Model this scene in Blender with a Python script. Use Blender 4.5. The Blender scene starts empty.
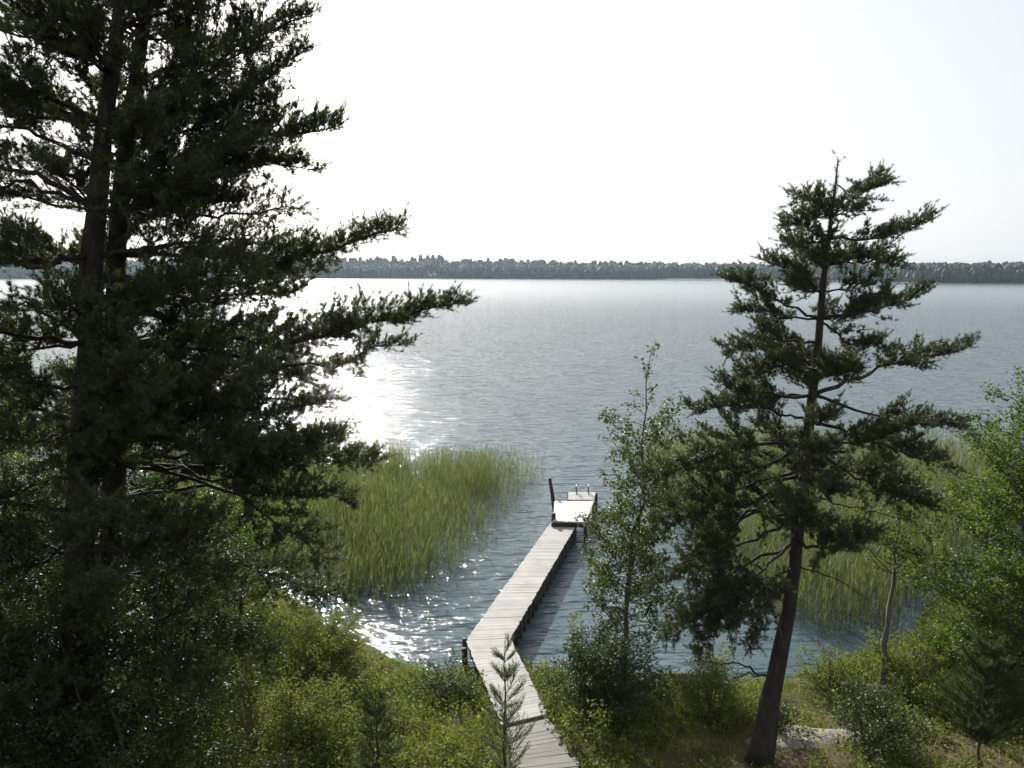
import bpy, math, zlib
import numpy as np
from mathutils import Vector

R = math.radians
rng = np.random.default_rng(11)
sc = bpy.context.scene
COL = sc.collection

# ------------------------------------------------------------------ camera model (metres, +Y looks out over the lake)
CAM_Z, PITCH, FPX = 10.0, R(8.2), 788.0
CP, SP = math.cos(PITCH), math.sin(PITCH)

def ray(u, v):
    X, D = (u - 512) / FPX, (v - 384) / FPX
    return np.array([X, CP - D * SP, -SP - D * CP])

def on_z(u, v, z=0.0):
    d = ray(u, v); t = (z - CAM_Z) / d[2]
    return np.array([0, 0, CAM_Z]) + t * d

def at_depth(u, v, Y):
    d = ray(u, v); t = Y / d[1]
    return np.array([0, 0, CAM_Z]) + t * d

# ------------------------------------------------------------------ terrain
SHX = np.array([-400, -120, -40, -20, -12, -7.2, -4.46, -2.08, .7, 4, 7, 8.6, 10.3, 13, 20, 40, 120, 400], float)
SHY = np.array([120, 75, 40, 31, 28, 23.7, 20.3, 18.7, 18.7, 17.9, 18.3, 19.2, 19.8, 23, 27, 36, 70, 120], float)

def value_noise(x, y, seed=0):
    x = np.asarray(x, float); y = np.asarray(y, float)
    xi, yi = np.floor(x).astype(np.int64), np.floor(y).astype(np.int64)
    fx, fy = x - xi, y - yi
    fx, fy = fx * fx * (3 - 2 * fx), fy * fy * (3 - 2 * fy)
    def h(a, b):
        n = (a * 374761393 + b * 668265263 + seed * 974711) & 0x7fffffff
        n = ((n ^ (n >> 13)) * 1274126177) & 0x7fffffff
        return ((n ^ (n >> 16)) & 0xffff) / 65535.0
    return (h(xi, yi) * (1 - fx) + h(xi + 1, yi) * fx) * (1 - fy) + (h(xi, yi + 1) * (1 - fx) + h(xi + 1, yi + 1) * fx) * fy

def ground_h(x, y):
    x = np.asarray(x, float); y = np.asarray(y, float)
    d = np.interp(x, SHX, SHY) - y + .5 * (value_noise(x * .9, y * .9, 3) - .5)
    land = 1.35 * (1 - np.exp(-np.maximum(d, 0) / 6.0)) + np.maximum(d - 6, 0) * .03
    bed = np.maximum(np.minimum(d, 0) * .22, -3.0)
    bump = (value_noise(x * 1.3, y * 1.3, 5) - .5) * .16 + (value_noise(x * 4, y * 4, 6) - .5) * .06
    return land + bed + bump * np.clip(d / 1.5, 0, 1)

def on_ground(u, v):
    d = ray(u, v); t = np.linspace(8, 60, 3000)
    z = CAM_Z + t * d[2]
    k = np.argmax(z < ground_h(t * d[0], t * d[1]))
    return np.array([t[k] * d[0], t[k] * d[1], float(ground_h(t[k] * d[0], t[k] * d[1]))])

# ------------------------------------------------------------------ object helpers
def tag(o, label=None, cat=None, group=None, kind=None):
    for k, v in (('label', label), ('category', cat), ('group', group), ('kind', kind)):
        if v: o[k] = v
    return o

def thing(name, loc, label, cat, group=None):
    o = bpy.data.objects.new(name, None); COL.objects.link(o)
    o.location = [float(c) for c in loc]; o.empty_display_size = .2
    return tag(o, label, cat, group)

def link(name, me, mats, parent=None):
    o = bpy.data.objects.new(name, me); COL.objects.link(o)
    for m in (mats if isinstance(mats, (list, tuple)) else [mats]): me.materials.append(m)
    if parent is not None:
        o.parent = parent
        me.transform(__import__('mathutils').Matrix.Translation(-Vector(world_loc(parent))))
    return o

def world_loc(o):
    l = Vector(o.location)
    while o.parent is not None:
        o = o.parent; l += Vector(o.location)
    return l

def mesh_np(name, V, F, smooth=False):
    """V (n,3); F a (m,k) int array, or a list of such arrays"""
    if not isinstance(F, list): F = [F]
    F = [f for f in F if len(f)]
    me = bpy.data.meshes.new(name)
    me.vertices.add(len(V)); me.vertices.foreach_set('co', np.ascontiguousarray(V, np.float32).ravel())
    loops = np.concatenate([f.ravel() for f in F]).astype(np.int32)
    tot = np.concatenate([np.full(len(f), f.shape[1], np.int32) for f in F])
    start = np.concatenate([[0], np.cumsum(tot)[:-1]]).astype(np.int32)
    me.loops.add(len(loops)); me.loops.foreach_set('vertex_index', loops)
    me.polygons.add(len(tot)); me.polygons.foreach_set('loop_start', start); me.polygons.foreach_set('loop_total', tot)
    me.polygons.foreach_set('use_smooth', np.full(len(tot), bool(smooth)))
    me.update(calc_edges=True)
    return me

def unit(a):
    if a.ndim == 1: return a / max(math.sqrt(a[0] * a[0] + a[1] * a[1] + a[2] * a[2]), 1e-9)
    return a / np.maximum(np.sqrt((a * a).sum(-1, keepdims=True)), 1e-9)

class Geo:
    def __init__(s): s.V = []; s.Q = []; s.T = []; s.n = 0
    def add(s, V, Q=None, T=None):
        V = np.asarray(V, float).reshape(-1, 3)
        if Q is not None and len(Q): s.Q.append(np.asarray(Q, np.int64).reshape(-1, 4) + s.n)
        if T is not None and len(T): s.T.append(np.asarray(T, np.int64).reshape(-1, 3) + s.n)
        s.V.append(V); s.n += len(V)
    def tube(s, P, rad, k=6, cap=True, wob=0.0):
        P = np.asarray(P, float); n = len(P)
        rad = np.broadcast_to(np.asarray(rad, float), (n,))
        T = unit(np.gradient(P, axis=0))
        ref = np.array([0, 0, 1.]) if abs(T[:, 2]).mean() < .8 else np.array([1., 0, 0])
        A = unit(np.cross(T, ref)); B = np.cross(T, A)
        th = np.arange(k) * 2 * math.pi / k
        rr = rad[:, None] * (1 + (rng.normal(0, wob, (n, k)) if wob else 0))
        V = P[:, None, :] + rr[..., None] * (np.cos(th)[None, :, None] * A[:, None, :] + np.sin(th)[None, :, None] * B[:, None, :])
        i, j = np.meshgrid(np.arange(n - 1), np.arange(k), indexing='ij')
        j2 = (j + 1) % k
        Q = np.stack([i * k + j, i * k + j2, (i + 1) * k + j2, (i + 1) * k + j], -1).reshape(-1, 4)
        Tr = []
        V = V.reshape(-1, 3)
        if cap:
            V = np.vstack([V, P[0], P[-1]]); a, b = n * k, n * k + 1
            for q in range(k):
                Tr.append((a, (q + 1) % k, q)); Tr.append((b, (n - 1) * k + q, (n - 1) * k + (q + 1) % k))
        s.add(V, Q, Tr)
    def box8(s, c):
        """eight corners: bottom ring of four then the top ring"""
        s.add(c, [(0, 3, 2, 1), (4, 5, 6, 7), (0, 1, 5, 4), (1, 2, 6, 5), (2, 3, 7, 6), (3, 0, 4, 7)])
    def box(s, x0, x1, y0, y1, z0, z1):
        s.box8([(x0, y0, z0), (x1, y0, z0), (x1, y1, z0), (x0, y1, z0), (x0, y0, z1), (x1, y0, z1), (x1, y1, z1), (x0, y1, z1)])
    def mesh(s, name, smooth=False):
        F = []
        if s.Q: F.append(np.concatenate(s.Q))
        if s.T: F.append(np.concatenate(s.T))
        return mesh_np(name, np.concatenate(s.V), F, smooth)
    def build(s, name, mat, parent=None, smooth=False):
        return link(name, s.mesh(name, smooth), mat, parent)

class Twigs(Geo):
    """many thin three-sided twigs, swept together at the end"""
    def __init__(s): super().__init__(); s.W = {}
    def tube(s, P, rad, k=3, cap=False, wob=0): s.W.setdefault(len(P), []).append((P, rad))
    def mesh(s, name, smooth=False):
        for n, lst in s.W.items():
            P = np.array([a for a, _ in lst]); r = np.array([b for _, b in lst]); m = len(P)
            T = np.empty_like(P); T[:, 1:-1] = P[:, 2:] - P[:, :-2]; T[:, 0] = P[:, 1] - P[:, 0]; T[:, -1] = P[:, -1] - P[:, -2]; T = unit(T)
            A = unit(np.cross(T, np.array([.31, .17, .93]))); B = np.cross(T, A); th = np.arange(3) * 2 * math.pi / 3
            V = P[:, :, None] + r[..., None, None] * (np.cos(th)[:, None] * A[:, :, None] + np.sin(th)[:, None] * B[:, :, None])
            b = (np.arange(m) * n * 3)[:, None, None, None]; i = (np.arange(n - 1) * 3)[None, :, None, None]; j = np.arange(3)[None, None, :]
            Q = b + i + np.stack([j, (j + 1) % 3, (j + 1) % 3 + 3, j + 3], -1)
            s.add(V, Q)
        return super().mesh(name, smooth)

def resample(P, n):
    P = np.asarray(P, float)
    d = np.concatenate([[0], np.cumsum(np.linalg.norm(np.diff(P, axis=0), axis=1))])
    if len(P) > 2:   # soften the corners of the drawn polyline
        q = np.linspace(0, d[-1], 60)
        D = np.stack([np.interp(q, d, P[:, k]) for k in range(3)], 1)
        for _ in range(6): D[1:-1] = .25 * D[:-2] + .5 * D[1:-1] + .25 * D[2:]
        P = D; d = np.concatenate([[0], np.cumsum(np.linalg.norm(np.diff(P, axis=0), axis=1))])
    q = np.linspace(0, d[-1], n)
    return np.stack([np.interp(q, d, P[:, k]) for k in range(3)], 1), d[-1]

# ------------------------------------------------------------------ materials
def mat(name):
    m = bpy.data.materials.new(name); m.use_nodes = True
    nt = m.node_tree; nt.nodes.clear()
    out = nt.nodes.new('ShaderNodeOutputMaterial')
    return m, nt, out

def N(nt, typ, **kw):
    n = nt.nodes.new(typ)
    for k, v in kw.items():
        if k in n.inputs.keys(): n.inputs[k].default_value = v
        else: setattr(n, k, v)
    return n

def ramp(nt, stops):
    r = nt.nodes.new('ShaderNodeValToRGB')
    e = r.color_ramp.elements
    while len(e) > 1: e.remove(e[-1])
    e[0].position = stops[0][0]; e[0].color = (*stops[0][1], 1)
    for p, c in stops[1:]:
        x = e.new(p); x.color = (*c, 1)
    return r

def leaf_mat(name, stops, trans=.4, tint=(1.25, 1.35, .6), rough=.5, spec=.5):
    m, nt, out = mat(name)
    g = N(nt, 'ShaderNodeNewGeometry')
    r = ramp(nt, stops); nt.links.new(g.outputs['Random Per Island'], r.inputs[0])
    p = N(nt, 'ShaderNodeBsdfPrincipled', Roughness=rough)
    p.inputs['Specular IOR Level'].default_value = spec
    nt.links.new(r.outputs[0], p.inputs['Base Color'])
    mul = N(nt, 'ShaderNodeMix', data_type='RGBA', blend_type='MULTIPLY'); mul.inputs[0].default_value = 1
    nt.links.new(r.outputs[0], mul.inputs[6]); mul.inputs[7].default_value = (*tint, 1)
    t = N(nt, 'ShaderNodeBsdfTranslucent'); nt.links.new(mul.outputs[2], t.inputs[0])
    mx = N(nt, 'ShaderNodeMixShader'); mx.inputs[0].default_value = trans
    nt.links.new(p.outputs[0], mx.inputs[1]); nt.links.new(t.outputs[0], mx.inputs[2])
    nt.links.new(mx.outputs[0], out.inputs[0])
    return m

def noise_mat(name, stops, scale=8, rough=.85, bump=.3, bscale=None, stretch=(1, 1, 1), detail=6, dist=.02, spec=.3):
    m, nt, out = mat(name)
    tc = N(nt, 'ShaderNodeTexCoord'); mp = N(nt, 'ShaderNodeMapping'); mp.inputs['Scale'].default_value = stretch
    nt.links.new(tc.outputs['Object'], mp.inputs[0])
    n = N(nt, 'ShaderNodeTexNoise', Scale=scale, Detail=detail, Roughness=.65); nt.links.new(mp.outputs[0], n.inputs['Vector'])
    r = ramp(nt, stops); nt.links.new(n.outputs['Fac'], r.inputs[0])
    p = N(nt, 'ShaderNodeBsdfPrincipled', Roughness=rough); p.inputs['Specular IOR Level'].default_value = spec
    nt.links.new(r.outputs[0], p.inputs['Base Color'])
    n2 = N(nt, 'ShaderNodeTexNoise', Scale=bscale or scale * 2.5, Detail=4); nt.links.new(mp.outputs[0], n2.inputs['Vector'])
    b = N(nt, 'ShaderNodeBump', Strength=bump, Distance=dist); nt.links.new(n2.outputs['Fac'], b.inputs['Height'])
    nt.links.new(b.outputs[0], p.inputs['Normal'])
    nt.links.new(p.outputs[0], out.inputs[0])
    return m

M = {}
M['needle'] = leaf_mat('pine_needles', [(0, (.028, .042, .020)), (.5, (.050, .070, .030)), (.95, (.088, .105, .042)), (1, (.14, .09, .05))], .30, (1.1, 1.2, .6), .5, .4)
M['needle_young'] = leaf_mat('young_pine_needles', [(0, (.05, .075, .035)), (1, (.12, .14, .07))], .35, (1.1, 1.2, .7), .5, .4)
M['leaf'] = leaf_mat('alder_leaves', [(0, (.032, .062, .012)), (.6, (.06, .105, .02)), (1, (.12, .155, .035))], .45, (1.45, 1.45, .5), rough=.55, spec=.3)
M['leaf_dark'] = leaf_mat('dark_leaves', [(0, (.036, .026, .022)), (.6, (.060, .038, .034)), (1, (.085, .058, .05))], .18, (1.1, 1, .8), rough=.5)
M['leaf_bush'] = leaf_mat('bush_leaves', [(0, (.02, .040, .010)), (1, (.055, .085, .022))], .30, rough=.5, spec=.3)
M['herb'] = leaf_mat('herb_leaves', [(0, (.068, .105, .023)), (.6, (.13, .165, .038)), (1, (.22, .215, .08))], .46, (1.25, 1.28, .6), rough=.6, spec=.15)
M['grass'] = leaf_mat('grass_blades', [(0, (.065, .10, .02)), (.55, (.12, .15, .035)), (.88, (.18, .18, .06)), (1, (.30, .26, .13))], .46, (1.25, 1.3, .5), rough=.55, spec=.2)
M['reed'] = leaf_mat('reed_blades', [(0, (.045, .066, .028)), (.5, (.095, .125, .05)), (.8, (.16, .17, .085)), (1, (.28, .24, .16))], .40, (1.15, 1.22, .6), rough=.5, spec=.3)
M['needle_mid'] = leaf_mat('conifer_needles', [(0, (.028, .046, .018)), (1, (.07, .095, .035))], .35, (1.15, 1.25, .6), .5, .3)
M['leaf_olive'] = leaf_mat('olive_leaves', [(0, (.03, .052, .014)), (.6, (.055, .085, .022)), (1, (.10, .12, .035))], .40, (1.35, 1.35, .5), rough=.5, spec=.3)
M['bark'] = noise_mat('pine_bark', [(.3, (.016, .014, .012)), (.6, (.042, .034, .028)), (.8, (.085, .066, .052))], 9, .9, .8, 14, (1, 1, .35), 6, .04)
M['twig'] = noise_mat('twig_bark', [(.3, (.035, .028, .022)), (.7, (.08, .062, .048))], 20, .9, .3)
M['alder_bark'] = noise_mat('alder_bark', [(.3, (.05, .045, .038)), (.7, (.14, .125, .105))], 14, .85, .4, 25, (1, 1, .5))
M['pale_bark'] = noise_mat('pale_dead_bark', [(.3, (.075, .065, .05)), (.7, (.17, .15, .12))], 12, .85, .4, 25, (1, 1, .3))
M['rock'] = noise_mat('granite', [(.25, (.10, .092, .085)), (.45, (.19, .17, .155)), (.58, (.27, .245, .22)), (.68, (.13, .13, .085)), (.8, (.07, .08, .04))], 5, .85, .6, 18, dist=.04)
M['wet_wood'] = noise_mat('dark_wet_wood', [(.3, (.018, .015, .013)), (.7, (.05, .042, .035))], 10, .7, .4, 25, (1, 1, .3))

def ground_mat():
    m, nt, out = mat('shore_ground')
    tc = N(nt, 'ShaderNodeTexCoord')
    a = N(nt, 'ShaderNodeTexNoise', Scale=.7, Detail=7, Roughness=.7); nt.links.new(tc.outputs['Object'], a.inputs['Vector'])
    r = ramp(nt, [(.32, (.035, .045, .015)), (.47, (.075, .07, .03)), (.58, (.115, .085, .058)), (.75, (.18, .135, .10))])
    nt.links.new(a.outputs['Fac'], r.inputs[0])
    f = N(nt, 'ShaderNodeTexNoise', Scale=34, Detail=4, Roughness=.7); nt.links.new(tc.outputs['Object'], f.inputs['Vector'])
    r2 = ramp(nt, [(.35, (.45, .42, .4)), (.7, (1.25, 1.2, 1.1))]); nt.links.new(f.outputs['Fac'], r2.inputs[0])
    mul = N(nt, 'ShaderNodeMix', data_type='RGBA', blend_type='MULTIPLY'); mul.inputs[0].default_value = .9
    nt.links.new(r.outputs[0], mul.inputs[6]); nt.links.new(r2.outputs[0], mul.inputs[7])
    p = N(nt, 'ShaderNodeBsdfPrincipled', Roughness=.95); p.inputs['Specular IOR Level'].default_value = .2
    nt.links.new(mul.outputs[2], p.inputs['Base Color'])
    b = N(nt, 'ShaderNodeBump', Strength=.8, Distance=.04); nt.links.new(f.outputs['Fac'], b.inputs['Height'])
    nt.links.new(b.outputs[0], p.inputs['Normal']); nt.links.new(p.outputs[0], out.inputs[0])
    return m
M['ground'] = ground_mat()

def wood_mat(name, stops, island=.35, scale=3.0, st3=(1.2, 22, 22)):
    """weathered planks: grain along the plank, a tone of its own for each plank"""
    m, nt, out = mat(name)
    tc = N(nt, 'ShaderNodeTexCoord'); mp = N(nt, 'ShaderNodeMapping'); mp.inputs['Scale'].default_value = st3
    nt.links.new(tc.outputs['Object'], mp.inputs[0])
    n = N(nt, 'ShaderNodeTexNoise', Scale=scale, Detail=6, Roughness=.7); nt.links.new(mp.outputs[0], n.inputs['Vector'])
    st = N(nt, 'ShaderNodeTexNoise', Scale=1.6, Detail=5, Roughness=.6); nt.links.new(tc.outputs['Object'], st.inputs['Vector'])
    ad = N(nt, 'ShaderNodeMix', data_type='FLOAT'); ad.inputs[0].default_value = .4
    nt.links.new(n.outputs['Fac'], ad.inputs[2]); nt.links.new(st.outputs['Fac'], ad.inputs[3])
    r = ramp(nt, stops); nt.links.new(ad.outputs[0], r.inputs[0])
    g = N(nt, 'ShaderNodeNewGeometry')
    mr = N(nt, 'ShaderNodeMapRange'); mr.inputs[3].default_value = 1 - island; mr.inputs[4].default_value = 1 + island * .4
    nt.links.new(g.outputs['Random Per Island'], mr.inputs[0])
    cv = N(nt, 'ShaderNodeCombineColor')
    for k in range(3): nt.links.new(mr.outputs[0], cv.inputs[k])
    mul = N(nt, 'ShaderNodeMix', data_type='RGBA', blend_type='MULTIPLY'); mul.inputs[0].default_value = 1
    nt.links.new(r.outputs[0], mul.inputs[6]); nt.links.new(cv.outputs[0], mul.inputs[7])
    p = N(nt, 'ShaderNodeBsdfPrincipled', Roughness=.7); p.inputs['Specular IOR Level'].default_value = .3
    nt.links.new(mul.outputs[2], p.inputs['Base Color'])
    b = N(nt, 'ShaderNodeBump', Strength=.4, Distance=.0012); nt.links.new(n.outputs['Fac'], b.inputs['Height'])
    nt.links.new(b.outputs[0], p.inputs['Normal']); nt.links.new(p.outputs[0], out.inputs[0])
    return m
M['deck'] = wood_mat('weathered_deck', [(.3, (.13, .122, .108)), (.5, (.26, .252, .234)), (.7, (.36, .352, .332))], .18)
M['old_deck'] = wood_mat('old_grey_boards', [(.3, (.05, .046, .04)), (.5, (.105, .098, .086)), (.7, (.165, .155, .14))], .2)
M['new_deck'] = wood_mat('bleached_platform', [(.3, (.30, .29, .265)), (.5, (.42, .41, .385)), (.7, (.50, .49, .465))], .06, st3=(22, 1.2, 22))

def water_mat():
    m, nt, out = mat('lake_water')
    tc = N(nt, 'ShaderNodeTexCoord')
    def layer(scale, st, det, rot):
        mp = N(nt, 'ShaderNodeMapping'); mp.inputs['Scale'].default_value = st; mp.inputs['Rotation'].default_value = (0, 0, R(rot))
        nt.links.new(tc.outputs['Object'], mp.inputs[0])
        n = N(nt, 'ShaderNodeTexNoise', Scale=scale, Detail=det, Roughness=.55); nt.links.new(mp.outputs[0], n.inputs['Vector'])
        return n
    a = layer(.55, (.55, 1.5, 1), 3, 8); b = layer(1.45, (.5, 1.35, 1), 2, -8); c = layer(15, (.8, 1.2, 1), 2, 20)
    def bump(n, s, d, prev=None):
        q = N(nt, 'ShaderNodeBump', Strength=s, Distance=d); nt.links.new(n.outputs['Fac'], q.inputs['Height'])
        if prev is not None: nt.links.new(prev.outputs[0], q.inputs['Normal'])
        return q
    sx = N(nt, 'ShaderNodeSeparateXYZ'); nt.links.new(tc.outputs['Object'], sx.inputs[0])
    def fade(y0, y1, v0, v1):      # small waves merge into a rougher sheen far out
        r = N(nt, 'ShaderNodeMapRange', interpolation_type='SMOOTHSTEP')
        for k, v in enumerate((y0, y1, v0, v1)): r.inputs[k + 1].default_value = v
        nt.links.new(sx.outputs[1], r.inputs[0]); return r
    q = bump(a, 1, .22); nt.links.new(fade(120, 600, 1, .15).outputs[0], q.inputs['Strength'])
    q = bump(b, 1, .21, q); nt.links.new(fade(120, 520, 1, .2).outputs[0], q.inputs['Strength'])
    q = bump(c, 1, .017, q); nt.links.new(fade(45, 160, 1, .0).outputs[0], q.inputs['Strength'])
    p = N(nt, 'ShaderNodeBsdfPrincipled', IOR=1.333)
    nt.links.new(fade(60, 500, .06, .19).outputs[0], p.inputs['Roughness'])
    p.inputs['Base Color'].default_value = (.066, .098, .116, 1)
    nt.links.new(q.outputs[0], p.inputs['Normal'])
    nt.links.new(p.outputs[0], out.inputs[0])
    return m
M['water'] = water_mat()
M['forest'] = leaf_mat('far_forest', [(0, (.015, .026, .016)), (.6, (.027, .042, .022)), (1, (.05, .068, .033))], .12, (1, 1.1, .6), .7, .2)
M['far_land'] = noise_mat('far_land', [(.3, (.05, .07, .025)), (.6, (.13, .15, .06)), (.8, (.22, .20, .13))], .03, .9, 0)
def plain(name, c, rough=.6, metal=0):
    m, nt, out = mat(name)
    p = N(nt, 'ShaderNodeBsdfPrincipled', Roughness=rough, Metallic=metal); p.inputs['Base Color'].default_value = (*c, 1)
    nt.links.new(p.outputs[0], out.inputs[0]); return m
M['white'] = plain('white_paint', (.8, .8, .78)); M['pale_roof'] = plain('pale_sheet_roof', (.75, .76, .76), .35)
M['dark_roof'] = plain('brown_roof', (.12, .07, .05)); M['glass'] = plain('dark_glass', (.02, .025, .03), .1)
M['steel'] = plain('galvanised_steel', (.2, .2, .2), .5, .6); M['red'] = plain('red_timber', (.25, .05, .035))

# ------------------------------------------------------------------ foliage builders
def reseed(label):
    global rng
    rng = np.random.default_rng(zlib.crc32(label.encode()))

def needles(shoots, per=26, length=(.042, .07), width=.008):
    """shoots: list of (base(3), dir(3), len).  Each needle is its own thin triangle."""
    B = np.array([s[0] for s in shoots]); D = unit(np.array([s[1] for s in shoots])); L = np.array([s[2] for s in shoots])
    n = len(B)
    s = rng.random((n, per)) ** .8
    ph = rng.random((n, per)) * 2 * math.pi
    al = rng.uniform(.6, 1.5, (n, per)) * (1.1 - .55 * s)
    ref = np.where(np.abs(D[:, 2:3]) < .8, np.array([[0, 0, 1.]]), np.array([[1., 0, 0]]))
    A = unit(np.cross(D, ref)); C = np.cross(D, A)
    rad = np.cos(ph)[..., None] * A[:, None] + np.sin(ph)[..., None] * C[:, None]
    nd = unit(np.cos(al)[..., None] * D[:, None] + np.sin(al)[..., None] * rad)
    nd = unit(nd + np.array([0, 0, .12]))
    base = B[:, None] + D[:, None] * (s * L[:, None])[..., None]
    ln = rng.uniform(*length, (n, per))[..., None]
    side = unit(np.cross(nd, rng.normal(0, 1, (n, per, 3)))) * (width / 2)
    V = np.stack([base - side, base + side, base + nd * ln], 2).reshape(-1, 3)
    return V, np.arange(len(V)).reshape(-1, 3)

def leaves(P, size=.055, D=None, droop=.25, up=.6):
    """folded diamond leaves at the points P"""
    n = len(P); P = np.asarray(P)
    ax = unit(rng.normal(0, 1, (n, 3)) * np.array([1, 1, .55]) - np.array([0, 0, droop]) + (0 if D is None else D))
    nr = unit(rng.normal(0, 1, (n, 3)) + np.array([0, 0, up]))
    sd = unit(np.cross(ax, nr)); nr = np.cross(sd, ax)
    s = size * rng.uniform(.6, 1.25, (n, 1)) if np.ndim(size) == 0 else size
    w = .38 * s
    V = np.stack([P, P + ax * s * .5 + sd * w + nr * s * .10, P + ax * s - nr * s * .08, P + ax * s * .5 - sd * w + nr * s * .10], 1).reshape(-1, 3)
    b = np.arange(n)[:, None] * 4
    T = np.concatenate([b + np.array([[0, 1, 2]]), b + np.array([[0, 2, 3]])])
    return V, T

def twig_path(p, d, L, n=5, lift=.25, wob=.12):
    P = [np.asarray(p, float)]; d = unit(np.asarray(d, float))
    for _ in range(n - 1):
        d = unit(d + rng.normal(0, wob, 3) + np.array([0, 0, lift / n]))
        P.append(P[-1] + d * L / (n - 1))
    return np.array(P)

def pine_limb(way, r0, g_limb, g_twig, shoots, tmin=.3, dens=1.0, spread=.42, droop=0.0, bare=False, tl=(.28, 1.15)):
    P, L = resample(way, 14)
    P[1:-1] += rng.normal(0, .018 * L ** .5, (12, 3))
    g_limb.tube(P, np.linspace(r0, max(.006, r0 * .16), 14) , 6, wob=.06)
    T = unit(np.gradient(P, axis=0))
    if bare:
        for _ in range(int(5 * L)):
            t = rng.uniform(.3, 1); i = min(int(t * 13), 12)
            d = unit(T[i] + rng.normal(0, .7, 3)); q = twig_path(P[i], d, rng.uniform(.15, .5), 4, 0, .25)
            g_twig.tube(q, np.linspace(.006, .002, 4), 3)
        return
    nt_ = max(6, int(dens * L * (1 - tmin) / .048))
    for j in range(nt_):
        t = tmin + (1 - tmin) * (j + rng.random()) / nt_
        x = t * 13; i = min(int(x), 12); p = P[i] * (1 - (x - i)) + P[i + 1] * (x - i)
        sgn = 1 if j % 2 else -1
        hor = unit(np.cross(T[i], [0, 0, 1.]))
        ang = rng.uniform(.45, 1.15)
        d = math.cos(ang) * T[i] + sgn * math.sin(ang) * hor * rng.uniform(.6, 1.1) + np.array([0, 0, rng.uniform(-.45, .9) - droop])
        l2 = np.clip(spread * L * (1.15 - t) * rng.uniform(.6, 1.3), tl[0], tl[1])
        q = twig_path(p, d, l2, 5, .3 - droop)
        g_twig.tube(q, np.linspace(.008, .003, 5), 3, cap=False)
        tq = unit(np.gradient(q, axis=0))
        ns = max(5, int(l2 / .026))
        for k in range(ns):
            s = .18 + .82 * (k + rng.random()) / ns
            x = s * 4; a = min(int(x), 3); b = q[a] * (1 - (x - a)) + q[a + 1] * (x - a)
            dd = unit(tq[a] * .7 + rng.normal(0, .62, 3) + np.array([0, 0, .75 - .9 * droop]))
            shoots.append((b + rng.normal(0, .03, 3), dd, rng.uniform(.035, .095)))
        shoots.append((q[-1], tq[-1], .16)); shoots.append((q[-1] - tq[-1] * .08, tq[-1], .14))
    for k in range(4): shoots.append((P[-1], unit(T[-1] + rng.normal(0, .4, 3) + [0, 0, .3]), .16))

def trunk_geo(pts, rads, k=12, wob=.04, n=26):
    P, L = resample(pts, n)
    d = np.concatenate([[0], np.cumsum(np.linalg.norm(np.diff(np.asarray(pts, float), axis=0), axis=1))])
    r = np.interp(np.linspace(0, 1, n), d / d[-1], rads)
    P[1:-1] += rng.normal(0, .012, (n - 2, 3))
    g = Geo(); g.tube(P, r, k, wob=wob)
    return g, P

def pine(label, trunk_px, Y, rads, limbs, fill, group=None, per=27, nw=.0095, name='pine_tree', yspread=1.0, dens=1.2, mats=('bark', 'needle')):
    """trunk_px: picture points of the trunk at depth Y;  limbs: (waypoints, tip depth offset, radius, opts);  fill: number of further limbs all round"""
    reseed(label)
    pts = [at_depth(u, v, Y) for u, v in trunk_px]
    pts[0][2] = float(ground_h(pts[0][0], pts[0][1])) - .15
    root = thing(name, (pts[0][0], pts[0][1], pts[0][2] + .15), label, 'tree', group)
    tg, TP = trunk_geo(pts, rads)
    # root flare
    trunk = tg.build('trunk', M[mats[0]], root, True)
    gt = Twigs(); shoots = []
    for way, dy, r0, opt in limbs:
        n = len(way); W = []
        jit = rng.uniform(-.35, .35)
        for i, (u, v) in enumerate(way):
            f = i / (n - 1); W.append(at_depth(u, v, Y + dy * f + jit * math.sin(math.pi * f)))
        k = np.argmin(np.abs(TP[:, 2] - W[0][2])); W[0] = TP[k]
        gl = Geo(); pine_limb(W, r0, gl, gt, shoots, **({'dens': dens} | opt))
        gl.build('limb', M[mats[0]], root, True)
    zs = [p[2] for p in TP]
    for z0, z1, nl, len0, len1, az0, az1 in fill:
        for i in range(nl):
            f = (i + rng.random()) / nl; z = z0 + (z1 - z0) * f
            k = np.argmin(np.abs(TP[:, 2] - z)); az = rng.uniform(az0, az1)
            L = (len0 + (len1 - len0) * f) * rng.uniform(.7, 1.15)
            d = np.array([math.cos(az), math.sin(az), rng.uniform(-.05, .3)])
            mid = TP[k] + d * L * .5 + [0, 0, -.04 * L]; tip = TP[k] + d * L + [0, 0, .1 * L]
            gl = Geo(); pine_limb([TP[k], mid, tip], .012 + .012 * L, gl, gt, shoots, dens=dens)
            gl.build('limb', M[mats[0]], root, True)
    # leader
    for k in range(8): shoots.append((TP[-1] - [0, 0, .09 * k], unit(np.array([*rng.normal(0, .5, 2), 1.])), .17))
    gt.build('twigs', M['twig'], root)['kind'] = 'stuff'
    V, T = needles(shoots, per, width=nw)
    link('crown', mesh_np('crown', V, T), M[mats[1]], root)
    print(label, len(shoots), 'shoots')
    return root

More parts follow.
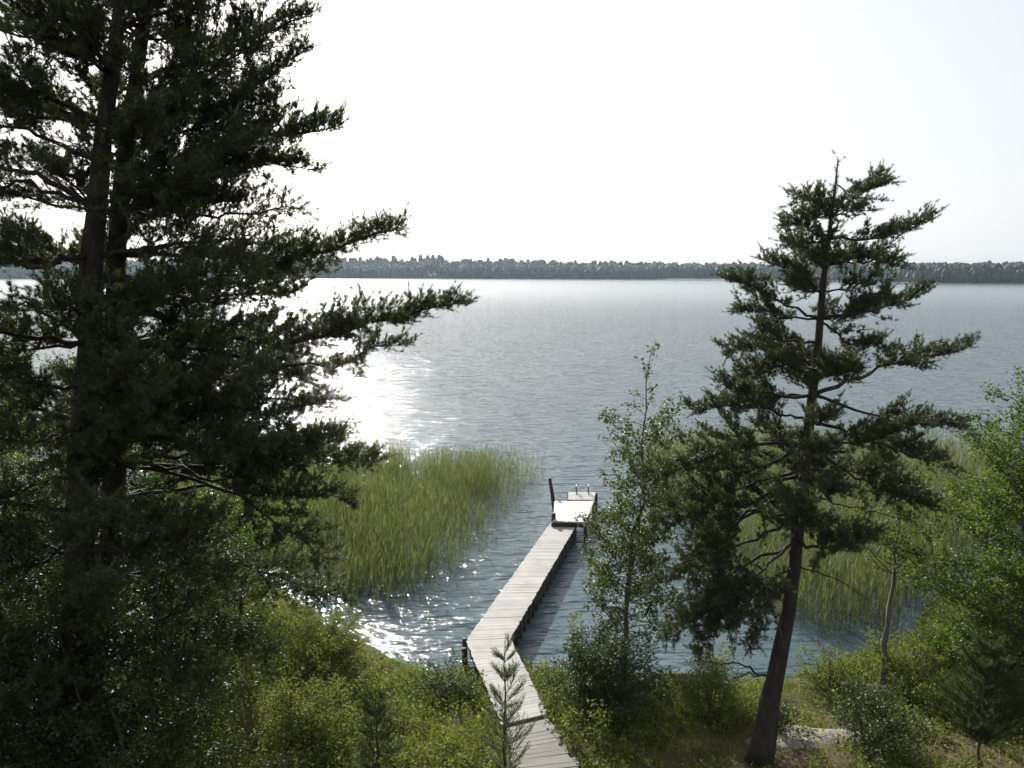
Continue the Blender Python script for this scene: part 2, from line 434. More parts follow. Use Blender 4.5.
def leafy(name, label, base, h, rmax, nlimb, prof, leafsize, mat_leaf, mat_bark, r0=.05, stems=1, cat='tree', group=None, t0=.2,
          dens=1.0, lean=(0, 0), elev=(.2, .9), parts=('trunk', 'crown'), leafspread=.05, rise=.25, splay=.25):
    """broadleaf tree or shrub: stems > limbs > twigs > leaves;  prof(t) is the crown radius (0..1) at the height fraction t"""
    reseed(label)
    base = np.asarray(base, float)
    root = thing(name, base, label, cat, group)
    g = Geo(); gtw = Twigs(); LP = []; LD = []
    per = max(1, nlimb // stems)
    for s in range(stems):
        a = rng.uniform(0, 6.28); sp = 0 if stems == 1 else splay * rmax * rng.uniform(.5, 1.2)
        hs = h * (1 if s == 0 else rng.uniform(.7, .98))
        top = base + [lean[0] + math.cos(a) * sp * 1.6, lean[1] + math.sin(a) * sp * 1.6, hs]
        b0 = base + [math.cos(a) * sp * .25, math.sin(a) * sp * .25, -.12]
        n = 12; P = np.linspace(b0, top, n); P[1:-1] += rng.normal(0, .02 * h ** .5, (n - 2, 3))
        g.tube(P, np.linspace(r0 * (1 if s == 0 else .8), .006, n), 7, wob=.05)
        for i in range(per):
            t = t0 + (1 - t0) * (i + rng.random()) / per
            x = t * (n - 1); k = min(int(x), n - 2); p = P[k] + (P[k + 1] - P[k]) * (x - k)
            L = max(.12, rmax * prof(t) * (rng.uniform(.3, 1.4) if cat == 'shrub' else rng.uniform(.55, 1.15)))
            az = i * 2.4 + rng.uniform(-.6, .6); el = rng.uniform(*elev) * (.6 + .6 * t)
            d = np.array([math.cos(az) * math.cos(el), math.sin(az) * math.cos(el), math.sin(el)])
            q = twig_path(p, d, L, 7, rise, .13)
            gtw.tube(q, np.linspace(max(.004, r0 * .28 * (1 - .6 * t)), .002, 7), 4, cap=False)
            tq = unit(np.gradient(q, axis=0))
            nt_ = max(3, int(dens * L / .065))
            for j in range(nt_):
                u = .22 + .78 * (j + rng.random()) / nt_; x = u * 6; k2 = min(int(x), 5); pp = q[k2] + (q[k2 + 1] - q[k2]) * (x - k2)
                d2 = unit(tq[k2] * .8 + rng.normal(0, .75, 3) + [0, 0, .1]); l2 = np.clip(L * .42 * (1.2 - u), .08, .55) * rng.uniform(.6, 1.2)
                w = twig_path(pp, d2, l2, 4, .1, .15)
                gtw.tube(w, np.linspace(.0035, .0015, 4), 3, cap=False)
                nl = max(4, int(l2 / .022))
                f = rng.random(nl) ** .7 * 3; ki = np.minimum(f.astype(int), 2)
                LP.append(w[ki] + (w[ki + 1] - w[ki]) * (f - ki)[:, None] + rng.normal(0, leafspread, (nl, 3)))
                LD.append(np.repeat(d2[None] * .5, nl, 0))
    g.build(parts[0], M[mat_bark], root, True)
    gtw.build('twigs', M['twig'], root)['kind'] = 'stuff'
    LP = np.concatenate(LP); LD = np.concatenate(LD)
    V, T = leaves(LP, leafsize, LD)
    link(parts[1], mesh_np(parts[1], V, T), M[mat_leaf], root)
    print(label, len(LP), 'leaves')
    return root

def gpt(u, v, dz=0):
    p = on_ground(u, v); p[2] += dz; return p

def gxy(x, y): return np.array([x, y, float(ground_h(x, y))])

# ------------------------------------------------------------------ setting: ground, lake, far shore
def grid(name, xs, ys, zf, mat_, kind='structure', label=None, cat=None, smooth=True):
    X, Y = np.meshgrid(xs, ys); Z = zf(X, Y)
    V = np.stack([X, Y, Z], -1).reshape(-1, 3); nx, ny = len(xs), len(ys)
    i, j = np.meshgrid(np.arange(ny - 1), np.arange(nx - 1), indexing='ij'); b = i * nx + j
    Q = np.stack([b, b + 1, b + nx + 1, b + nx], -1).reshape(-1, 4)
    o = link(name, mesh_np(name, V, Q, smooth), mat_)
    return tag(o, label, cat, kind=kind)

xs = np.concatenate([[-400, -200, -110, -70, -45, -32], np.arange(-25, 26, .22), [32, 45, 70, 110, 200, 400]])
ys = np.concatenate([[-120, -60, -25, -8, 0, 4, 7], np.arange(9, 34, .22), [36, 40, 46, 55, 70, 95, 130, 160]])
grid('ground', xs, ys, ground_h, M['ground'], label='brown and green lake shore ground under the trees', cat='ground')
xs = np.array([-2500, -600, -100, 100, 600, 2500.]); ys = np.array([12, 100, 400, 1000, 1900.])
grid('lake', xs, ys, lambda a, b: a * 0, M['water'], label='rippled grey blue lake reaching to the far wooded shore', cat='lake')

def far_dist(x):      # distance of the far waterline
    return np.interp(x, [-1500, -900, -700, -450, -150, 60, 240, 300, 330, 420, 600, 1500], [700, 760, 900, 1000, 1000, 930, 880, 840, 640, 585, 560, 500])
def far_h(x, y):
    d = y - far_dist(x)
    return np.clip(d * .05, -1.5, .8) + np.clip((d - 25) / 220, 0, 1) * (15 + 5 * value_noise(x / 140, y / 140, 9)) * np.interp(x, [-700, -100, 100, 300, 420], [1.25, 1.1, .6, .45, .3])
xs = np.arange(-1500, 1501, 15.); ys = np.concatenate([np.arange(440, 1120, 12.), np.arange(1130, 1500, 40.)])
grid('far_shore', xs, ys, far_h, M['far_land'], label='low green far shore across the lake', cat='shore')

def forest():
    g_V, g_T = [], []; n = 0
    N0 = 9000
    X = rng.uniform(-1150, 1000, N0 * 3)
    dd = rng.gamma(1.2, 45, N0 * 3) + 5
    Yd = far_dist(X) + dd
    keep = (np.abs(X) < Yd * .80) & (dd < 260)
    # a pale meadow right of the middle of the far shore
    uu = 512 + FPX * X / Yd
    keep &= ~((uu > 655) & (uu < 725) & (dd < 30))
    clear = (uu > 425) & (uu < 440) & (dd < 62); keep &= ~(clear & (dd > 24)) & ~((uu > 506) & (uu < 515) & (dd < 12))
    X, Yd, dd, clear = X[keep][:N0], Yd[keep][:N0], dd[keep][:N0], clear[keep][:N0]
    Z = far_h(X, Yd)
    k = 7
    for x, y, z, d, low in zip(X, Yd, Z, dd, clear):
        con = rng.random() < .14
        hgt = rng.uniform(12, 14.8) if d > 14 else rng.uniform(7, 13)
        if low: hgt = rng.uniform(2, 4.5)
        w = rng.uniform(1.7, 2.6) if con else rng.uniform(2.2, 3.6)
        hs = np.array([.05, .28, .52, .78, .93]) * hgt
        rs = np.array([.75, 1, .8, .5, .2] if con else [.5, 1, 1.05, .9, .55]) * w
        th = np.arange(k) * 2 * math.pi / k
        rr = rs[:, None] * rng.uniform(.7, 1.3, (5, k))
        V = np.stack([x + rr * np.cos(th), y + rr * np.sin(th), z + hs[:, None] + rng.normal(0, .4, (5, k))], -1).reshape(-1, 3)
        V = np.vstack([V, [x, y, z + hgt]])
        T = []
        for i in range(4):
            for j in range(k):
                a, b = i * k + j, i * k + (j + 1) % k
                T += [(a, b, b + k), (a, b + k, a + k)]
        for j in range(k): T.append((4 * k + j, 4 * k + (j + 1) % k, 5 * k))
        g_V.append(V); g_T.append(np.array(T) + n); n += len(V)
    o = link('forest', mesh_np('forest', np.concatenate(g_V), np.concatenate(g_T)), M['forest'])
    tag(o, 'hazy dark green forest band along the far shore', 'forest', kind='stuff')
forest()

def house(name, label, u, Y, w, d, hw, hr, wall, roof, group=None, rot=.3):
    x = (u - 512) / FPX * Y * 1.0; z = float(far_h(x, Y))
    root = thing(name, (x, Y, z), label, 'house', group)
    c, s = math.cos(rot), math.sin(rot)
    def T(p): return [(x + a * c - b * s, Y + a * s + b * c, z + e) for a, b, e in p]
    g = Geo(); g.add(T([(-w/2, -d/2, -.5), (w/2, -d/2, -.5), (w/2, d/2, -.5), (-w/2, d/2, -.5), (-w/2, -d/2, hw), (w/2, -d/2, hw), (w/2, d/2, hw), (-w/2, d/2, hw), (-w/2, 0, hw + hr), (w/2, 0, hw + hr)]),
                     [(0, 1, 5, 4), (1, 2, 6, 5), (2, 3, 7, 6), (3, 0, 4, 7)], [(5, 6, 9), (7, 4, 8)])
    g.build('wall', M[wall], root)
    o = .5; t = .25
    for sg in (-1, 1):
        g = Geo(); e = hw - o * hr / (d / 2)
        lo = [(-w/2 - o, sg * (d/2 + o), e), (w/2 + o, sg * (d/2 + o), e), (w/2 + o, sg * .02, hw + hr), (-w/2 - o, sg * .02, hw + hr)]
        if sg > 0: lo = [lo[1], lo[0], lo[3], lo[2]]
        g.box8(T([(a, b, q + .03) for a, b, q in lo] + [(a, b, q + t) for a, b, q in lo])); g.build('roof', M[roof], root)
    for a in np.arange(-w/2 + 1.6, w/2 - 1, 2.6):
        g = Geo(); g.box8(T([(a - .5, -d/2 - .06, .9), (a + .5, -d/2 - .06, .9), (a + .5, -d/2 + .05, .9), (a - .5, -d/2 + .05, .9), (a - .5, -d/2 - .06, 2.2), (a + .5, -d/2 - .06, 2.2), (a + .5, -d/2 + .05, 2.2), (a - .5, -d/2 + .05, 2.2)]))
        g.build('window', M['glass'], root)
    g = Geo(); cx = w * .2
    g.box8(T([(cx - .4, -.3, hw + hr - .4), (cx + .4, -.3, hw + hr - .4), (cx + .4, .3, hw + hr - .4), (cx - .4, .3, hw + hr - .4), (cx - .4, -.3, hw + hr + 1), (cx + .4, -.3, hw + hr + 1), (cx + .4, .3, hw + hr + 1), (cx - .4, .3, hw + hr + 1)]))
    g.build('chimney', M['white'], root)
house('lake_house', 'white house with pale roof among the trees on the far shore', 432.5, 1052, 11, 7, 5.2, 1.3, 'white', 'pale_roof', rot=.1)
house('boathouse', 'small pale boathouse low at the far waterline', 510.5, 1004, 7, 5, 2.6, 1.6, 'white', 'dark_roof', rot=.1)

# ------------------------------------------------------------------ jetty
def lerp(a, b, t): return a + (b - a) * t

def planks(L0, R0, L1, R1, width, gap=.005, th=.04, over=.03):
    """a run of cross boards between the left edge L0-L1 and the right edge R0-R1"""
    g = Geo(); n = max(1, int(round(np.linalg.norm(L1 - L0) / width))); f = gap / np.linalg.norm(L1 - L0)
    for i in range(n):
        a, b = i / n + f / 2, (i + 1) / n - f / 2
        q = [lerp(L0, L1, a), lerp(R0, R1, a), lerp(R0, R1, b), lerp(L0, L1, b)]
        side = unit(R0 - L0) ; e0, e1 = rng.normal(0, over * .35, 2); dz = rng.normal(0, .0015)
        q[0] = q[0] - side * e0; q[3] = q[3] - side * e0; q[1] = q[1] + side * e1; q[2] = q[2] + side * e1
        q = [p + [0, 0, dz + rng.normal(0, .0006)] for p in q]
        cr = np.cross(q[1] - q[0], q[3] - q[0])
        if cr[2] < 0: q = [q[1], q[0], q[3], q[2]]
        g.box8([p - [0, 0, th] for p in q] + q)
    return g

ZD = .58
bl, br = on_z(466, 640, ZD), on_z(510.5, 638, ZD)
fl, fr = on_z(551, 522, ZD), on_z(577.5, 523, ZD)
nl, nr = on_z(501.5, 724.5, ZD + .1), on_z(547.5, 713.5, ZD + .1)
jet = thing('jetty', ((bl + br) / 2 * [1, 1, 0]), 'long pale wooden jetty bending out from the shore into the lake', 'jetty')
planks(bl, br, fl, fr, .135).build('deck', M['deck'], jet)
planks(nl, nr, bl + [0, -.02, 0], br + [0, -.02, 0], .135).build('deck', M['deck'], jet)
def beam(a, b, w, z0, z1):
    g = Geo(); d = unit((b - a) * [1, 1, 0]); s = np.array([-d[1], d[0], 0]) * w / 2
    g.box8([a - s + [0, 0, z0], b - s + [0, 0, z0], b + s + [0, 0, z0], a + s + [0, 0, z0], a - s + [0, 0, z1], b - s + [0, 0, z1], b + s + [0, 0, z1], a + s + [0, 0, z1]])
    return g
def inset(a, o, f): return a + (o - a) * f
for f in (.07, .93):
    a0, a1 = lerp(bl, br, f), lerp(fl, fr, f); beam(a0, a1, .07, -.24 if f < .5 else -.44, -.045).build('beam', M['wet_wood'], jet)  # right beam made extra deep to darken the jetty's shaded side and reflection
    a0, a1 = lerp(nl, nr, f), lerp(bl, br, f); beam(a0, a1, .07, -.22, -.045).build('beam', M['wet_wood'], jet)
def post(p, top, r=.055, bottom=-1.4):
    g = Geo(); P = np.array([[p[0], p[1], bottom], [p[0] + .01, p[1], (top + bottom) / 2], [p[0] + rng.normal(0, .01), p[1], top]])
    g.tube(P, [r * 1.05, r, r * .95], 8, wob=.04); return g
for i in range(20):
    t = (i + .5) / 20
    p = lerp(br, fr, t); q = lerp(bl, fl, t)
    post(inset(p, q, .04), ZD - .06, .06).build('post', M['wet_wood'], jet, True)
    if i % 2 == 0: post(inset(q, p, .06), ZD - .06, .06).build('post', M['wet_wood'], jet, True)
for t in (.15, .45, .75):
    for f in (.06, .94): post(lerp(lerp(nl, nr, f), lerp(bl, br, f), t), ZD - .02, .06, -.3).build('post', M['wet_wood'], jet, True)
post(bl + [-.04, .02, 0], ZD + .03, .07).build('post', M['wet_wood'], jet, True)
post(bl + [-.02, -.35, 0], ZD - .05, .07).build('post', M['wet_wood'], jet, True)
# end platform, one step up, boards run lengthwise
ZP = .78
pl, pr = on_z(553, 521, ZP), on_z(586, 522, ZP)
ql, qr = on_z(554.5, 501, ZP), on_z(594, 501, ZP)
planks(pl, ql, pr, qr, .14, th=.045).build('platform', M['new_deck'], jet)
wl, wr = on_z(568, 499.6, ZP), on_z(594, 499.6, ZP); xl, xr = on_z(568.5, 492, ZP), on_z(596, 492, ZP)
planks(wl, wr, xl, xr, .14, th=.045).build('platform', M['deck'], jet)
beam(pl + [-.06, -.03, 0], pr + [.06, -.03, 0], .05, -.2, -.05).build('step_board', M['wet_wood'], jet)
beam(lerp(ql, pl, .1), lerp(qr, pr, .1), .07, -.2, -.05).build('beam', M['wet_wood'], jet)
beam(xl, xr, .07, -.2, -.05).build('beam', M['wet_wood'], jet)
for p in (pl, pr, ql, qr, xl, xr): post(p, ZP - .06, .07).build('post', M['wet_wood'], jet, True)
p = on_z(553.5, 519, ZP); post(p, ZP + .22, .085).build('bollard', M['wet_wood'], jet, True)
lad = bpy.data.objects.new('ladder', None); COL.objects.link(lad); lad.parent = jet
la = on_z(576.5, 494, ZP); lad.location = Vector(la) - Vector(jet.location)
for dx in (0, .5):
    g = Geo(); b = la + [dx, .15, 0]
    g.tube([b + [0, .12, -1.2], b + [0, .1, 0], b + [0, .06, .28], b + [0, -.05, .36], b + [0, -.22, .3], b + [0, -.28, .0]], .02, 8)
    g.build('rail', M['steel'], lad, True)
for k in range(4):
    g = Geo(); b = la + [0, .26, -.05 - .28 * k]; g.tube([b, b + [.5, 0, 0]], .018, 6); g.build('rung', M['steel'], lad, True)
# mooring pole, leaning, driven into the lake bed left of the platform
mp_b = on_z(554.5, 512, .0); mp_t = at_depth(549.5, 478, mp_b[1])
g = Geo(); P = np.array([mp_b - (mp_t - mp_b) * .6, mp_b, (mp_b + mp_t) / 2 + [.02, 0, 0], mp_t]); g.tube(P, [.085, .085, .08, .07], 9, wob=.05)
o = g.build('mooring_pole', M['wet_wood'], None, True); tag(o, 'dark leaning mooring pole standing beside the jetty platform', 'pole')
# old boardwalk from the jetty up the bank
wl0, wr0 = nl + [.06, .1, -.07], nr + [-.0, .1, -.07]
wl1, wr1 = on_z(519, 790, .95), on_z(590, 786, .95)
bw = thing('boardwalk', (wl0 + wr0) / 2, 'old grey board walkway leading from the bank onto the jetty', 'boardwalk')
planks(wl0, wr0, wl1, wr1, .15, gap=.012, over=.12).build('boards', M['old_deck'], bw)
for f in (.15, .85): beam(lerp(wl0, wr0, f), lerp(wl1, wr1, f), .09, -.2, -.045).build('joist', M['wet_wood'], bw)

# ------------------------------------------------------------------ reeds
def in_poly(x, y, poly):
    inside = np.zeros(len(x), bool); n = len(poly)
    for i in range(n):
        (x0, y0), (x1, y1) = poly[i], poly[(i + 1) % n]
        c = ((y0 > y) != (y1 > y)) & (x < (x1 - x0) * (y - y0) / (y1 - y0 + 1e-9) + x0); inside ^= c
    return inside

def edge_dist(x, y, poly):
    best = np.full(len(x), 1e9); n = len(poly)
    for i in range(n):
        a = np.array(poly[i]); b = np.array(poly[(i + 1) % n]); d = b - a
        t = np.clip(((x - a[0]) * d[0] + (y - a[1]) * d[1]) / (d @ d), 0, 1)
        best = np.minimum(best, np.hypot(x - a[0] - t * d[0], y - a[1] - t * d[1]))
    return best

def blades(B, D, H, W, bend, seg=3):
    """curved tapering blades: B base, D heading (unit xy lean), H height, W width, bend sideways reach as a share of the height"""
    n = len(B); yaw = rng.random(n) * 2 * math.pi
    side = np.stack([np.cos(yaw), np.sin(yaw), np.zeros(n)], 1)
    V = []
    for k in range(seg + 1):
        t = k / seg
        c = B + np.array([0, 0, 1.]) * (H * t * (1 - .25 * bend * t))[:, None] + D * (H * bend * t * t)[:, None]
        w = (W * (1 - .85 * t) / 2)[:, None]
        if k == seg: V += [c]
        else: V += [c - side * w, c + side * w]
    V = np.stack(V, 1); m = V.shape[1]; b = np.arange(n)[:, None] * m
    F4 = [b + np.array([[2 * k, 2 * k + 1, 2 * k + 3, 2 * k + 2]]) for k in range(seg - 1)]
    F3 = b + np.array([[2 * (seg - 1), 2 * (seg - 1) + 1, m - 1]])
    return V.reshape(-1, 3), np.concatenate(F4) if F4 else np.zeros((0, 4), int), F3

def reed_bed(label, poly, n, hmin, hmax, fringe, seed, patch):
    reseed(label)
    P = np.array(poly); x = rng.uniform(P[:, 0].min(), P[:, 0].max(), n * 3); y = rng.uniform(P[:, 1].min(), P[:, 1].max(), n * 3)
    k = in_poly(x, y, poly); x, y = x[k], y[k]
    e = edge_dist(x, y, poly); p = np.clip(e / fringe, .06, 1) ** 1.3
    nz = value_noise(x * .8, y * .8, seed) * .6 + value_noise(x * .25, y * .25, seed + 1) * .6
    p = p * np.clip((nz - patch) * 3.2, .12, 1) * np.clip(value_noise(x * 2.3, y * 2.3, seed + 5) * 2.6 - .45, .18, 1)
    k = (rng.random(len(x)) < p) & (ground_h(x, y) < .12); x, y, e, nz = x[k][:n], y[k][:n], e[k][:n], nz[k][:n]
    m = n // 40; j = rng.integers(0, len(x), m); sx_ = x[j] + rng.normal(0, 1.1, m); sy_ = y[j] + rng.normal(0, 1.1, m); q = ground_h(sx_, sy_) < -.1
    x, y = np.concatenate([x, sx_[q]]), np.concatenate([y, sy_[q]]); e = np.concatenate([e, np.full(q.sum(), .4)])
    n = len(x); B = np.stack([x, y, np.minimum(ground_h(x, y), -.15)], 1)
    H = (rng.uniform(hmin, hmax, n) * (.68 + .45 * value_noise(x * .45, y * .45, seed + 2)) * rng.choice([1, 1, 1, .8, .6, 1.12], n) * (.72 + .28 * np.clip(e / fringe, 0, 1))) - B[:, 2]
    g = Geo()
    a = rng.normal(.6, 1.2, n); D = np.stack([np.cos(a), np.sin(a), a * 0], 1)
    V, q, t = blades(B, D, H, rng.uniform(.010, .016, n), rng.uniform(.0, .13, n)); g.add(V, q, None); g.T.append(t + g.n - len(V))
    for rep in range(8):          # leaf blades that leave the stem part of the way up
        f = rng.uniform(.25, .97, n); a = rng.normal(.6, 1.6, n); D2 = np.stack([np.cos(a), np.sin(a), a * 0], 1)
        B2 = B + np.array([0, 0, 1.]) * (H * f)[:, None] + D * (H * .1 * f * f)[:, None]
        V, q, t = blades(B2, D2, rng.uniform(.2, .42, n), rng.uniform(.013, .022, n), rng.uniform(.2, .75, n)); g.add(V, q, None); g.T.append(t + g.n - len(V))
    o = g.build('reeds', M['reed']); tag(o, label, 'reeds', kind='stuff'); print(label, n)

reed_bed('green reed bed in the lake left of the jetty', [(-6.5, 22.6), (-3.2, 21.6), (-1.9, 23.6), (-.8, 27), (.1, 31), (1.2, 35), (2.0, 38.6), (.5, 40.5), (-5, 41), (-12, 41), (-18, 38), (-15, 29), (-9, 26)], 21000, 1.2, 1.8, 2.6, 21, .2)
reed_bed('green reed bed in the lake behind the lone pine on the right', [(6.0, 31), (6.3, 44), (12, 45), (24, 43), (26, 34), (16, 25.5), (12.5, 21.6), (10.4, 19.9), (8.6, 20.0), (7.2, 21.4), (6.4, 25)], 20000, 1.4, 2.15, 1.3, 31, .1)

# ------------------------------------------------------------------ pines
up = {}
pine('lone dark pine with leaning trunk on the right of the bank',
     [(758, 756), (773, 690), (790, 600), (803, 480), (812, 400), (820, 320), (827, 250), (833, 205), (838, 158)], 13.9,
     [.28, .165, .13, .105, .084, .062, .045, .028, .008],
     [([(836, 190), (852, 196), (882, 182)], .2, .015, {'tmin': .2}), ([(834, 200), (815, 198), (800, 200)], -.3, .016, {'tmin': .15}),
      ([(830, 225), (808, 222), (785, 226)], .2, .018, {'tmin': .15}), ([(829, 240), (870, 240), (924, 220)], -.3, .024, {'tmin': .3, 'spread': .3}),
      ([(828, 245), (800, 245), (792, 240)], -.5, .02, {'tmin': .1}), ([(826, 262), (860, 262), (896, 264)], .5, .022, {'tmin': .2}),
      ([(824, 280), (795, 270), (770, 262)], .8, .022, {'tmin': .2}),
      ([(822, 306), (775, 300), (731, 276)], -.3, .03, {'tmin': .35}), ([(822, 306), (780, 318), (742, 308)], .4, .026, {'tmin': .3}),
      ([(821, 318), (870, 312), (922, 294)], .2, .03, {'tmin': .4, 'spread': .32}), ([(820, 330), (850, 345), (882, 348)], -.5, .026, {'tmin': .25}),
      ([(818, 345), (770, 340), (728, 352)], -.2, .03, {'tmin': .3}), ([(816, 360), (780, 365), (742, 378)], -.8, .028, {'tmin': .2}),
      ([(812, 405), (865, 372), (967, 348)], .3, .045, {'tmin': .42, 'spread': .28}), ([(813, 395), (870, 415), (960, 425)], -.4, .035, {'tmin': .45, 'spread': .28}),
      ([(812, 392), (760, 395), (722, 382)], .5, .032, {'tmin': .25}), ([(811, 402), (750, 405), (697, 410)], -.4, .036, {'tmin': .3, 'spread': .33}),
      ([(808, 430), (880, 445), (945, 465)], -.6, .036, {'tmin': .35}), ([(806, 445), (860, 480), (930, 508)], -.2, .036, {'tmin': .35}),
      ([(806, 440), (740, 445), (645, 482)], -.5, .045, {'tmin': .3, 'spread': .33}), ([(806, 450), (760, 470), (690, 470)], .4, .036, {'tmin': .25}),
      ([(803, 478), (760, 500), (660, 525)], -.3, .04, {'tmin': .35}), ([(802, 490), (745, 512), (690, 560)], .5, .036, {'tmin': .4, 'droop': 0.14}),
      ([(800, 505), (755, 510), (722, 540), (716, 610)], -.4, .036, {'tmin': .4, 'droop': 0.18}), ([(797, 540), (740, 570), (665, 632)], .2, .034, {'tmin': .35, 'droop': 0.11}),
      ([(792, 585), (740, 600), (690, 620)], -.4, .03, {'tmin': .35, 'droop': 0.09}), ([(799, 520), (740, 545), (655, 585)], .3, .034, {'tmin': .4}), ([(803, 470), (730, 490), (655, 505)], .5, .036, {'tmin': .4}), ([(797, 545), (740, 590), (700, 650)], -.2, .03, {'tmin': .35, 'droop': .1}), ([(795, 560), (760, 590), (730, 625)], -.7, .028, {'tmin': .25, 'droop': .05}), ([(793, 575), (770, 600), (752, 640)], .8, .026, {'tmin': .4, 'droop': 0.14}),
      ([(803, 470), (860, 470), (905, 480)], .7, .03, {'tmin': .3}),
      ([(800, 510), (850, 530), (895, 575)], .1, .02, {'bare': True}), ([(802, 490), (860, 510), (912, 520)], -.4, .018, {'bare': True}),
      ([(796, 560), (840, 580), (868, 600)], -.6, .016, {'bare': True}),
      ([(779, 680), (740, 664), (700, 662)], -.4, .028, {'bare': True}), ([(778, 682), (745, 672), (715, 690)], .3, .018, {'bare': True})],
     [(5.0, 11.3, 17, 2.0, .5, R(45), R(135)), (5.0, 11.3, 15, 2.0, .5, R(225), R(315)), (9.4, 11.0, 8, .65, .35, 0, R(360))])

LG = 'tall pines at the left edge'
pine('tall pine with the thickest trunk at the left edge of the photo',
     [(64, 800), (78, 600), (85, 450), (88, 330), (97, 200), (112, 80), (126, -60), (134, -220)], 11.0,
     [.27, .215, .19, .165, .13, .095, .06, .012],
     [([(95, 205), (40, 172), (-50, 160)], -.3, .05, {'tmin': .4, 'dens': .7}), ([(96, 195), (30, 180), (-60, 200)], .6, .04, {'tmin': .45, 'dens': .6}),
      ([(88, 322), (30, 305), (-40, 318)], -.3, .03, {'tmin': .55, 'dens': .6}), ([(87, 345), (30, 352), (-50, 340)], .4, .03, {'tmin': .5, 'dens': .7}),
      ([(90, 275), (30, 268), (-70, 235)], -.5, .04, {'tmin': .45, 'dens': .6}), ([(88, 300), (50, 330), (-10, 395)], -.2, .03, {'tmin': .5, 'dens': .7}),
      ([(100, 160), (30, 130), (-60, 120)], .3, .04, {'tmin': .25}), ([(106, 120), (30, 90), (-60, 70)], -.6, .04, {'tmin': .2}),
      ([(110, 80), (40, 40), (-40, 20)], .2, .035, {'tmin': .2}), ([(118, 20), (60, -20), (-30, -50)], -.3, .035, {'tmin': .2}),
      ([(124, -50), (60, -80), (10, -130)], .3, .03, {'tmin': .2}), ([(104, 130), (60, 110), (10, 60)], -.8, .03, {'tmin': .2}),
      ([(82, 430), (30, 430), (-50, 420)], .2, .035, {'tmin': .3}), ([(80, 480), (20, 490), (-50, 520)], -.3, .03, {'tmin': .3}),
      ([(80, 540), (30, 545), (-40, 590)], .4, .03, {'tmin': .3}),
      ([(97, 195), (180, 165), (262, 140)], -.3, .04, {'tmin': .25}), ([(92, 250), (170, 245), (255, 262)], -.5, .04, {'tmin': .25}),
      ([(89, 300), (200, 300), (300, 288)], -.8, .045, {'tmin': .35}), ([(86, 380), (160, 390), (262, 372)], -.9, .04, {'tmin': .3}),
      ([(84, 430), (180, 445), (268, 445)], -.6, .04, {'tmin': .3}), ([(107, 110), (190, 80), (262, 40)], -.4, .04, {'tmin': .2}),
      ([(116, 40), (190, 5), (270, -30)], -.4, .035, {'tmin': .2}), ([(124, -40), (180, -80), (240, -110)], -.2, .03, {'tmin': .2}),
      ([(80, 540), (150, 545), (230, 585)], -.7, .03, {'tmin': .35, 'droop': 0.07}), ([(76, 620), (150, 640), (215, 690)], -.5, .026, {'tmin': .4, 'droop': 0.09})],
     [(7, 16, 18, 2.6, .9, R(30), R(150)), (11.2, 16, 26, 2.3, 1.0, R(200), R(350)), (7.5, 11.2, 14, 2.3, 2.0, R(240), R(360)), (3.4, 8.5, 9, 2.4, 2.4, R(200), R(350))], LG, per=26, nw=.0085, dens=.9)
